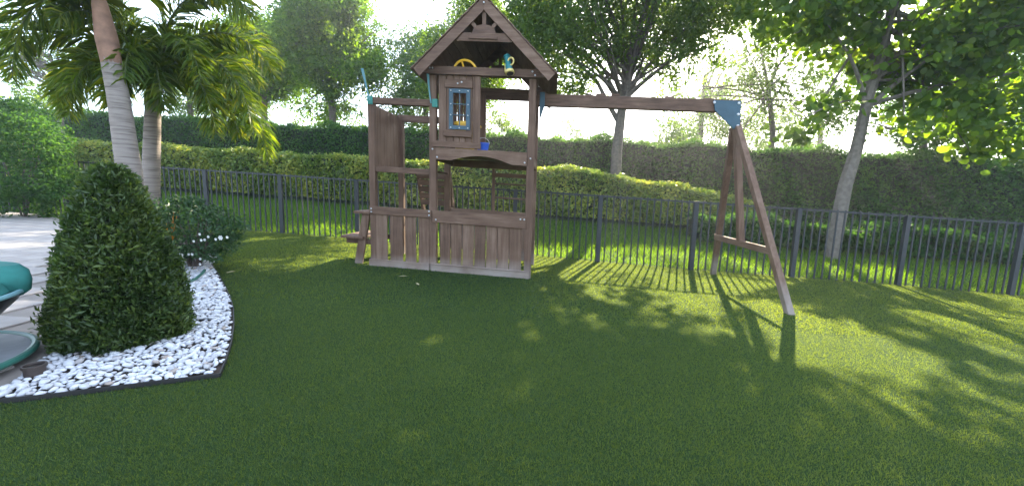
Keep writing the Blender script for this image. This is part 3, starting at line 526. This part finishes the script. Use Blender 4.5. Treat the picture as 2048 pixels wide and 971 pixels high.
def bush(name, label, c, r, n, size, mat, aspect=.5, cat='shrub', group=None, stems=6, bumpy=.18, core=.0, clear=False, lo=-.95):
    base = np.array([c[0], c[1], gz(c[0], c[1])]); t = thing(name, base, label, cat, group); d = unit(R.normal(size=(n, 3))); d[:, 2] = np.where(d[:, 2] < lo, -d[:, 2], d[:, 2])
    ph = R.uniform(0, 6, 6); lump = 1+bumpy*(np.sin(d[:, 0]*5+ph[0])*np.sin(d[:, 1]*5+ph[1])+np.sin(d[:, 2]*7+ph[2]+d[:, 0]*4))*.7
    C = np.array([c[0], c[1], base[2]+c[2]])+d*np.array(r)*(lump*R.uniform(.35, 1, n)**.45)[:, None]; C[:, 2] = np.maximum(C[:, 2], base[2]+.03)
    if clear: C = C[~lit(C)]
    ti = np.clip(R.normal(.42, .2, len(C))+.15*np.sin(C[:, 0]*6)*np.sin(C[:, 2]*7), 0, 1); crown('foliage', t, base, C, size, mat, ti, aspect=aspect)
    mb = MB()
    for k in range(stems):
        a = R.uniform(0, 6.28); q = R.uniform(.3, .75); mb.tube([(0.04*math.cos(a), .04*math.sin(a), -.03), (r[0]*q*.5*math.cos(a), r[1]*q*.5*math.sin(a), c[2]*.7), (r[0]*q*math.cos(a), r[1]*q*math.sin(a), c[2]+r[2]*.4)], [.022, .015, .006], 5)
    mb.build('stems', M['bark'], t); return t
rb = gpt(408, 548); rose = bush('flowering_bush', 'loose green bush with small white flowers at the stone bed tip', (rb[0]-.36, rb[1]+.30, .52), (.66, .5, .47), 5200, .055, M['leafrose'], .5, stems=10)
base = np.array(rose.location)
for k, (px, py) in enumerate([(442, 475), (432, 478), (400, 468), (403, 480), (410, 479), (417, 473), (388, 482), (365, 509), (378, 508), (385, 508), (366, 520), (401, 517), (401, 528), (455, 474)]):
    p = atY(px, py, rb[1]-.12+R.uniform(0, .1)); fl = MB(); rr = .020 if k else .035
    for j in range(6):
        a = j*1.047; d = np.array([math.cos(a), -.35, math.sin(a)]); e = np.array([-math.sin(a), 0, math.cos(a)]); fl.add([p, p+d*rr*.6+e*rr*.4, p+d*rr, p+d*rr*.6-e*rr*.4], [(0, 1, 2, 3)])
    fl.build('flower', M['petal'], rose, origin=base)
p = atY(332, 432, 5.0); base = np.array([p[0], p[1], gz(p[0], p[1])]); br = thing('bromeliad', base, 'small plant with upright orange yellow leaves beside the palm trunk', 'plant'); mb = MB()
for k in range(9):
    a = R.uniform(0, 6.28); le = R.uniform(.55, .86); tip = np.array([.13*math.cos(a), .13*math.sin(a), le]); s = np.array([-math.sin(a), math.cos(a), 0])*.022; md = tip*np.array([.35, .35, .6]); lf = MB().add([-s*.6, s*.6, md+s, tip, md-s], [(0, 1, 2, 3, 4)]); lf.build('leaf', M['bromelia'], br)
# hose and ground light
hp = [gpt(410, 548), gpt(404, 556), gpt(392, 566), gpt(378, 573), gpt(360, 578), gpt(335, 578), gpt(310, 570)]; hp = [h+np.array([0, 0, .055]) for h in hp]
tag(MB().tube(hp, .016, 8).build('garden_hose', M['hose'], origin=hp[0], smooth=True), 'green garden hose lying on the white stones below the bush', 'hose').location = hp[0]
g = gpt(72, 757); gl = thing('ground_light', g, 'short dark bronze ground light among the white stones', 'light fixture')
MB().lathe([(.048, -.02), (.048, .075), (.056, .078), (.056, .095), (.046, .095), (.044, .08), (.001, .078)], (0, 0, 0), 20).build('housing', M['fixture'], gl, smooth=True)
MB().lathe([(.043, .084), (.001, .086)], (0, 0, 0), 20).build('lens', M['pane'], gl)
# bowl chair on the patio
cc_ = np.array([-3.78, 2.10]); cb = np.array([cc_[0], cc_[1], gz(*cc_)+.028]); ch = thing('bowl_chair', cb, 'round bowl patio chair with teal cushions on a disc base', 'chair')
MB().lathe([(.001, 0), (.66, 0), (.68, .012), (.68, .03), (.65, .04), (.001, .045)], (0, 0, 0), 40).build('base', M['basegrey'], ch, smooth=True)
MB().tube([(.685*math.cos(t), .685*math.sin(t), .03) for t in np.linspace(0, 6.2832, 49)], .022, 8).build('base_rim', M['hose'], ch, smooth=True)
MB().lathe([(.09, .04), (.06, .10), (.06, .11), (.12, .15)], (0, 0, 0), 20).build('pedestal', M['fixture'], ch, smooth=True)
bowl = [(.05, .12), (.25, .14), (.42, .19), (.56, .28), (.64, .37), (.67, .43)]
MB().lathe(bowl+[(r-.02, h) for r, h in bowl[::-1]], (0, 0, 0), 40).build('bowl', M['wicker'], ch, smooth=True)
MB().tube([(.668*math.cos(t), .668*math.sin(t), .435) for t in np.linspace(0, 6.2832, 49)], .016, 8).build('bowl_rim', M['rim'], ch, smooth=True)
MB().lathe([(.001, .22), (.40, .24), (.56, .34), (.63, .44), (.60, .50), (.42, .48), (.2, .47), (.001, .46)], (0, 0, 0), 36).build('seat_cushion', M['cushion'], ch, smooth=True)
bc = MB(); 
for i in range(1): bc.lathe([(.001, -.20), (.26, -.19), (.30, -.12), (.31, 0), (.30, .12), (.26, .19), (.001, .20)], (0, 0, 0), 28)
o = bc.build('back_cushion', M['cushion'], ch, smooth=True); o.location = (.12, .44, .50); o.scale = (1.4, .45, .55)

# palms
def frond(mb, rach, base, az, el, Ln, droop, seed_w=1.0):
    n = 22; p = np.array(base, float); pts = [p.copy()]; d = np.array([math.cos(az)*math.cos(el), math.sin(az)*math.cos(el), math.sin(el)]); ds = Ln/n
    for i in range(n): d = unit(d+np.array([0, 0, -droop*ds*(0.5+1.4*i/n)])); p = p+d*ds; pts.append(p.copy())
    pts = np.array(pts); rach.tube(pts, np.linspace(.020, .004, len(pts)), 5, cap=False)
    V, Ti = [], []
    for i in range(3, n+1):
        t = i/n; T = unit(pts[i]-pts[i-1]); x = unit(np.cross(T, [0, 0, 1.0])); y = np.cross(x, T); le = .40*(1-.55*abs(t-.45))*(1 if t < .85 else 1-(t-.85)*3)
        for k in range(15):
            a = R.uniform(0, 2*math.pi); s = pts[i]-T*R.uniform(0, ds); dr = unit(T*.75+x*math.cos(a)*.9+y*math.sin(a)*.75); l1 = le*R.uniform(.75, 1.15); m_ = s+dr*l1*.55; tip = m_+unit(dr+np.array([0, 0, -.75]))*l1*.5; wv = unit(np.cross(dr, R.normal(size=3)))*.0095
            V.append([s-wv*.4, s+wv*.4, m_+wv, tip, m_-wv]); Ti.append(np.clip(R.normal(.42, .22)+.15*(t-.5), 0, 1))
    return V, Ti
def palm(label, path, r0, r1, fronds, shaft, sheath=None):
    base = np.array(path[0]); base[2] = gz(base[0], base[1])-.02; t = thing('palm_tree', base, label, 'palm tree'); P_ = np.array([base]+[np.array(q) for q in path[1:]]); u = np.linspace(0, 1, 70)
    cum = np.concatenate([[0], np.cumsum(np.linalg.norm(np.diff(P_, axis=0), axis=1))]); cum /= cum[-1]; Q = np.stack([np.interp(u, cum, P_[:, i]) for i in range(3)], 1)
    for _ in range(6): Q[1:-1] = (Q[:-2]+Q[2:]+2*Q[1:-1])/4
    rad = np.interp(u, [0, .06, .3, 1], [r0*1.25, r0, r0*.97, r1])*(1+.022*(np.arange(70) % 3 == 0)); MB().tube(Q, rad, 18).build('trunk', M['palmbark'], t, origin=base, smooth=True)
    top = Q[-1]; dr = unit(Q[-1]-Q[-6]); cs = [top-dr*.05, top+dr*shaft*.3, top+dr*shaft*.75, top+dr*shaft]; MB().tube(cs, [r1*1.02, r1*1.12, r1*.8, r1*.5], 14).build('crownshaft', M['crownshaft'] if sheath is None else M['sheath'], t, origin=base, smooth=True)
    for (az, el, Ln, dp) in fronds:
        Ln *= .90; dp *= 1.1
        ra = MB(); V, Ti = frond(ra, ra, cs[-1]-dr*R.uniform(0, .12), az, el, Ln, dp); fo = ra.build('frond', M['crownshaft'], t, origin=base, smooth=True); V = np.array(V); n = len(V); Fi = np.arange(n*5).reshape(n, 5)
        npobj('leaflets', V.reshape(-1, 3), Fi, M['palmleaf'], fo, np.repeat(Ti, 5), origin=base)
    return t
Yp = 4.5; q0 = atY(262, 352, Yp); q0 = [q0[0]+.03, q0[1]-.0, 0]
palm('tall grey ringed palm leaning behind the cone shrub', [q0, atY(258, 340, Yp), atY(238, 200, Yp), atY(222, 120, Yp+.02)], .125, .088,
     [(math.radians(a), math.radians(e), l_, d_) for a, e, l_, d_ in [(175, 20, 1.9, 1.3), (200, 35, 2.0, 1.2), (230, 20, 1.7, 1.3), (150, 45, 2.1, 1.0), (100, 60, 2.0, .8), (60, 50, 2.0, .9), (300, 55, 1.8, 1.0), (20, 45, 1.9, 1.0), (345, 60, 1.9, .8), (260, 60, 1.6, 1.0), (185, 60, 2.2, .9), (130, 25, 1.9, 1.2)]], .75, True)
Yq = 5.5; q0 = atY(300, 416, Yq); q0 = [q0[0]-.02, q0[1], 0]
palm('shorter pale palm whose drooping fronds reach over the fence', [q0, atY(300, 412, Yq), atY(303, 320, Yq), atY(306, 215, Yq)], .115, .085,
     [(math.radians(a), math.radians(e), l_, d_) for a, e, l_, d_ in [(-8, 48, 2.4, 1.35), (12, 35, 2.3, 1.4), (-30, 55, 2.0, 1.3), (25, 62, 2.1, 1.0), (-15, 70, 2.0, 1.0), (60, 55, 1.9, 1.0), (100, 60, 1.8, 1.0), (150, 50, 1.8, 1.3), (185, 45, 1.7, 1.4), (215, 55, 1.6, 1.3), (270, 60, 1.5, 1.3), (-60, 45, 1.6, 1.4), (-2, 22, 1.7, 1.3), (170, 75, 1.8, 1.0), (255, 35, 1.25, 1.9), (285, 30, 1.3, 1.9), (315, 35, 1.5, 1.7), (225, 30, 1.3, 1.8), (5, 60, 2.3, 1.1), (-20, 35, 1.9, 1.6), (195, 30, 1.5, 1.7)]], .40)
# big bush and young tree at the left
b0 = atY(28, 300, 9.1); bush('rounded_bush', 'big rounded glossy bush beyond the patio', (b0[0], b0[1], 1.28), (1.25, .8, 1.28), 16000, .075, M['leafdark'], .55)

# ------------------------------------------------------------------ hedges on the bank
def hedge(name, label, x0, x1, off, depth, top, n, size, mat, tintm, wob=.10, aspect=.6, corehs=.985):
    c0 = np.array([(x0+x1)/2, yf((x0+x1)/2)+off]); base = np.array([c0[0], c0[1], gz(*c0)]); t = thing(name, base, label, 'hedge')
    x = R.uniform(x0, x1, n); face = R.uniform(size=n); tp = np.vectorize(top)(x)
    wv = wob*(np.sin(x*1.7+off)*.5+np.sin(x*3.9+1)*.3+np.sin(x*7.3+2)*.2)
    y = np.where(face < .55, -depth/2, R.uniform(-depth/2, depth/2, n)); hh = np.where(face < .55, R.uniform(0.04, 1, n), np.where(face < .9, R.uniform(.94, 1.03, n), R.uniform(.1, 1, n)))
    y = y+R.normal(0, .05, n)+np.where(face < .55, .10*np.sin(x*2.3+hh*4)*.7+(hh > .9)*.06, 0); Y = yf(x)+off+y; gb = gz(x, yf(x)+off); Z = gb+hh*(tp+wv)+R.normal(0, .035, n)*(hh > .95)
    C = np.stack([x, Y, Z], 1); out = np.stack([0*x, np.where(face < .55, -.7, 0), np.where(face < .55, .2, .8)], 1)
    crown('foliage', t, base, C, size, mat, np.clip(R.normal(tintm, .22, n)+.18*np.sin(x*2.1+Z*3)+.1*np.sin(x*5.3-Z*4), 0, 1), aspect=aspect, outward=out)
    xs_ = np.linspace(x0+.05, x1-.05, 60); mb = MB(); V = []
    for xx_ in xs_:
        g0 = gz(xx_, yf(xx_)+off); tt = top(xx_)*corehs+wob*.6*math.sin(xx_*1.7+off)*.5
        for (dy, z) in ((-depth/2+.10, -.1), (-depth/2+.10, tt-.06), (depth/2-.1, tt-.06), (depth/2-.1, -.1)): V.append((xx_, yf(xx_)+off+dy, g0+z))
    Fq = [(4*i+k, 4*i+k+1, 4*i+k+5, 4*i+k+4) for i in range(59) for k in range(3)]; mb.add(V, Fq+[(0, 3, 2, 1), (236, 237, 238, 239)]); mb.build('inner_core', M['core'], t, origin=base); return t
hedge('low_hedge', 'low hedge of yellow green variegated leaves on the bank behind the fence', -19, 7.6, 4.9, 1.5, lambda x: 1.50-.12*max(0, x-2.4), 68000, .10, M['leafvar'], .42)
hedge('low_shrub_row', 'low dark shrub row in shade under the broad leaved tree', 5.0, 19, 3.1, 1.0, lambda x: .62, 20000, .11, M['leafdark'], .35, .2)
hedge('tall_hedge', 'tall clipped dark green hedge standing behind the low hedge', -24, 23, 7.95, 1.5, lambda x: 2.70+.0*x, 120000, .10, M['leafdark'], .42, .22)

# ------------------------------------------------------------------ trees beyond the hedges
g_ = 'trees standing along the hedges'
tree('shade_tree', 'large spreading tree with forked grey trunk rising through the low hedge', [atY(1232, 360, 13.2), atY(1234, 300, 13.2), atY(1243, 225, 13.2), atY(1252, 180, 13.2), atY(1262, 120, 13.2)], .20, .10,
     [E_(990, 1270, -190, 130, 13.0, 3.0), E_(1180, 1540, -260, 120, 13.4, 3.2), E_(1060, 1200, 40, 205, 12.6, 1.2), E_(1290, 1440, 60, 195, 13, 1.6), E_(900, 1120, -330, 60, 13.5, 2.4), E_(1180, 1330, 60, 140, 13, 1.4), E_(870, 1030, 75, 215, 14.5, 1.5), E_(960, 1100, -120, 120, 14.5, 1.8)], 1420, 85, .55, .125, M['leaf'], M['bark'], tips=46, rb=.06, group=g_,  # last two lobes, behind the playset roof, are added to shade the left lawn
     limbs=[([atY(1238, 245, 13.2), atY(1215, 205, 13.1), atY(1195, 165, 13.0), atY(1150, 120, 12.9), atY(1120, 90, 12.8)], .085, .03), ([atY(1245, 210, 13.2), atY(1270, 165, 13.4), atY(1285, 120, 13.6), atY(1330, 60, 13.8)], .09, .03), ([atY(1215, 205, 13.1), atY(1180, 190, 12.9), atY(1130, 178, 12.7)], .05, .02)])
tree('broad_leaved_tree', 'broad leaved tree with leaning pale trunk close behind the fence', [atY(1672, 440, 9.6), atY(1690, 370, 9.6), atY(1712, 300, 9.55), atY(1735, 200, 9.5), atY(1770, 90, 9.4), atY(1790, -40, 9.4)], .165, .07,
     [E_(1620, 2100, -260, 190, 9.4, 2.2), E_(1820, 2250, -60, 330, 9.2, 1.8), E_(1540, 1720, 190, 290, 9.3, .7), E_(1760, 1920, 210, 300, 9.0, .7), E_(1480, 1700, -220, 120, 9.8, 1.6)], 470, 40, .48, .155, M['leafbig'], M['barkpale'], tips=34, rb=.05, aspect=.82, group=g_, droop=.5)
tree('slender_tree', 'slender dark stemmed tree behind the tall hedge beside the swing beam', [atY(1545, 330, 15.6), atY(1546, 260, 15.6), atY(1540, 200, 15.6), atY(1530, 140, 15.5)], .12, .05,
     [E_(1400, 1640, 20, 240, 15.5, 2.0), E_(1280, 1460, 120, 300, 17, 1.5), E_(1440, 1700, 190, 345, 16, 1.2), E_(1560, 1720, 90, 340, 16.5, 1.2)], 520, 58, .5, .125, M['leaf'], M['bark'], tips=22, rb=.04, group=g_)
tree('multi_stem_tree', 'spreading multi stemmed tree behind the tall hedge beside the palm fronds', [atY(530, 250, 21), atY(528, 215, 21), atY(535, 180, 21)], .20, .12, [E_(455, 625, 35, 195, 21, 2.4), E_(420, 540, 80, 230, 22, 1.6)], 560, 70, .65, .17, M['leafbright'], M['bark'], tips=20, rb=.09, group=g_)
tree('round_crowned_tree', 'tall rounded tree with bright crown left of the playset roof', [atY(668, 250, 19.5), atY(664, 210, 19.5), atY(655, 160, 19.5), atY(650, 110, 19.5)], .20, .09, [E_(565, 765, -30, 165, 19.5, 2.6), E_(600, 770, 60, 205, 19, 1.6), E_(600, 720, 170, 235, 20, 1.4)], 760, 75, .62, .16, M['leafbright'], M['bark'], tips=24, rb=.08, group=g_)
tree('feathery_tree', 'paler feathery tree partly hidden behind the playset roof', [atY(850, 270, 23), atY(852, 200, 23), atY(860, 130, 23)], .2, .1, [E_(775, 905, 45, 225, 23, 2.4), E_(880, 1010, -20, 230, 24, 2.4), E_(760, 850, 130, 240, 22, 1.6), E_(800, 980, 60, 215, 18.5, 1.6)], 600, 62, .65, .17, M['leafpale'], M['bark'], tips=20, rb=.07, group=g_)
tree('feathery_tree', 'green tree added close behind the playset roof to shade the lawn', [atY(948, 330, 15.8), atY(948, 260, 15.8), atY(945, 150, 15.8)], .12, .06, [E_(840, 1010, 55, 212, 15.8, 1.6), E_(905, 1030, -40, 150, 16.2, 1.5)], 300, 60, .5, .13, M['leaf'], M['bark'], tips=18, rb=.05, group=g_)  # added tree, its crown keeps the lawn left of the playset in shade
tree('young_bare_tree', 'young thin pale tree with sparse crown behind the left fence end', [atY(124, 330, 11.2), atY(121, 240, 11.2), atY(118, 190, 11.2), atY(112, 150, 11.2), atY(100, 110, 11.2)], .075, .03, [E_(-120, 190, 20, 150, 11.4, 1.4), E_(-200, 60, 40, 170, 12, 1.4)], 130, 26, .4, .10, M['leaf'], M['barkpale'], tips=26, rb=.03, group=g_)
tree('leafy_tree', 'dense leafy tree behind the tall hedge beyond the broad leaved tree', [atY(1850, 380, 15), atY(1846, 300, 15), atY(1850, 220, 15)], .16, .08, [E_(1640, 1880, 150, 350, 15.5, 1.8), E_(1820, 2150, 180, 390, 14.5, 1.8), E_(1900, 2200, -60, 260, 15, 2)], 360, 60, .55, .15, M['leafdark'], M['bark'], tips=20, rb=.05, group=g_)
tree('street_tree', 'tall tree out beyond the hedge with crown above the palms', [atY(380, 270, 24), atY(380, 200, 24), atY(376, 120, 24)], .2, .1, [E_(300, 450, 60, 230, 24, 2.2)], 190, 60, .7, .18, M['leaf'], M['bark'], tips=14, rb=.07, group=g_)
tree('avenue_tree', 'tall dim tree far beyond the hedge right of the forked trunk', [atY(1400, 330, 24), atY(1402, 250, 24), atY(1410, 150, 24)], .2, .1, [E_(1330, 1480, 60, 300, 24, 2.2), E_(1420, 1560, -20, 240, 25, 2.2)], 330, 60, .7, .18, M['leaf'], M['bark'], tips=16, rb=.07, group=g_)
tree('avenue_tree', 'yellow green tree far beyond the hedge behind the slender dark stem', [atY(1640, 350, 25), atY(1640, 280, 25), atY(1645, 180, 25)], .2, .1, [E_(1470, 1640, 190, 350, 24, 2.0), E_(1590, 1760, 60, 350, 26, 2.2)], 330, 60, .7, .18, M['leaf'], M['bark'], tips=16, rb=.07, group=g_)
for lab, px0, px1, py0, Y, mat in [('pale grey green shrub beyond the hedge near the far house', 1085, 1195, 235, 27, 'leafpale'), ('yellow green shrub beyond the hedge seen through the playset opening', 940, 1060, 212, 22, 'leaf'), ('sunny shrub mass behind the hedge at the palms', 20, 130, 165, 21, 'leaf'), ('clipped bright shrub beyond the bush and bare tree', -120, 40, 180, 22, 'leaf'),
                                   ('green shrub beyond the hedge under the swing beam', 1290, 1420, 235, 19, 'leafpale'), ('low shrub beyond the hedge under the round crowned tree', 560, 760, 212, 22, 'leaf'), ('bright shrub beyond the hedge behind the annex', 750, 870, 205, 21, 'leaf'), ('shrub behind the hedge beside the multi stemmed tree', 410, 520, 205, 23, 'leaf')]:
    a = atY(px0, py0, Y); b_ = atY(px1, py0, Y); cx_ = (a[0]+b_[0])/2; g0 = gz(cx_, Y); hgt = (a[2]+b_[2])/2-g0
    bush('far_shrub', lab, (cx_, Y, hgt*.55), (abs(b_[0]-a[0])/2, 1.3, hgt*.45), 5200, .15, M[mat], .5, bumpy=.3, lo=-.99)

# ------------------------------------------------------------------ far house, pole and cables
hx0 = atY(1195, 290, 46); hx1 = atY(1330, 290, 46); hz = atY(1250, 300, 46)[2]; g0 = gz(hx0[0], 46); x0, x1 = hx0[0], hx1[0]
hs = thing('far_house', (x0, 46, g0), 'pale stucco house with low hipped roof seen far over the hedge', 'house')
MB().box((0.3, 0.3, -.3), (x1-x0+4.7, 8, hz-g0)).build('wall', M['stucco'], hs)
w_ = x1-x0+5; rh = hz-g0; MB().add([(0, 0, rh), (w_, 0, rh), (w_, 8.3, rh), (0, 8.3, rh), (3.6, 4, rh+1.25), (w_-3.6, 4, rh+1.25)], [(0, 1, 5, 4), (1, 2, 5), (2, 3, 4, 5), (3, 0, 4), (0, 3, 2, 1)]).build('roof', M['rooft'], hs)
for k in range(3): MB().box((1.2+k*2.6, .26, rh-1.6), (2.2+k*2.6, .298, rh-.5)).build('window', M['dark'], hs)
pb_ = atY(655, 250, 40); g0 = gz(pb_[0], 40); tp = atY(655, 30, 40)[2]; pole = thing('utility_pole', (pb_[0], 40, g0), 'wooden utility pole hidden behind the round crowned tree', 'pole')
MB().tube([(0, 0, -.3), (0, 0, tp-g0)], [.16, .11], 10).build('shaft', M['bark'], pole, smooth=True); MB().box((-.06, -1.1, tp-g0-2.2), (.06, 1.1, tp-g0-2.05)).build('cross_arm', M['bark'], pole)
for nm, py in (('upper', 45), ('lower', 65)):
    a = atY(655, py-2, 40); b_ = atY(1400, py+12, 40); md = (a+b_)/2+np.array([0, 0, -.35]); tag(MB().tube([(1-u)**2*a+2*u*(1-u)*md+u*u*b_ for u in np.linspace(0, 1, 12)], .022, 5).build('power_cable', M['cable'], origin=a), nm+' thin dark power cable crossing the sky', 'cable').location = a

# ------------------------------------------------------------------ thin scattering volume added to stand in for lens glare
hz_ = MB().box((-75, -20, -5.5), (75, 75, 26)).build('glare_volume', M['core']); hz_.data.materials.clear(); hm = bpy.data.materials.new('glare_scatter'); hm.use_nodes = True; hn = hm.node_tree.nodes; hn.clear()
ho = hn.new('ShaderNodeOutputMaterial'); hv = hn.new('ShaderNodeVolumePrincipled'); hv.inputs['Color'].default_value = (0.93, 0.96, 1.0, 1); hv.inputs['Density'].default_value = 0.0022; hv.inputs['Anisotropy'].default_value = 0.72
hm.node_tree.links.new(hv.outputs['Volume'], ho.inputs['Volume']); hz_.data.materials.append(hm); hz_['kind'] = 'stuff'
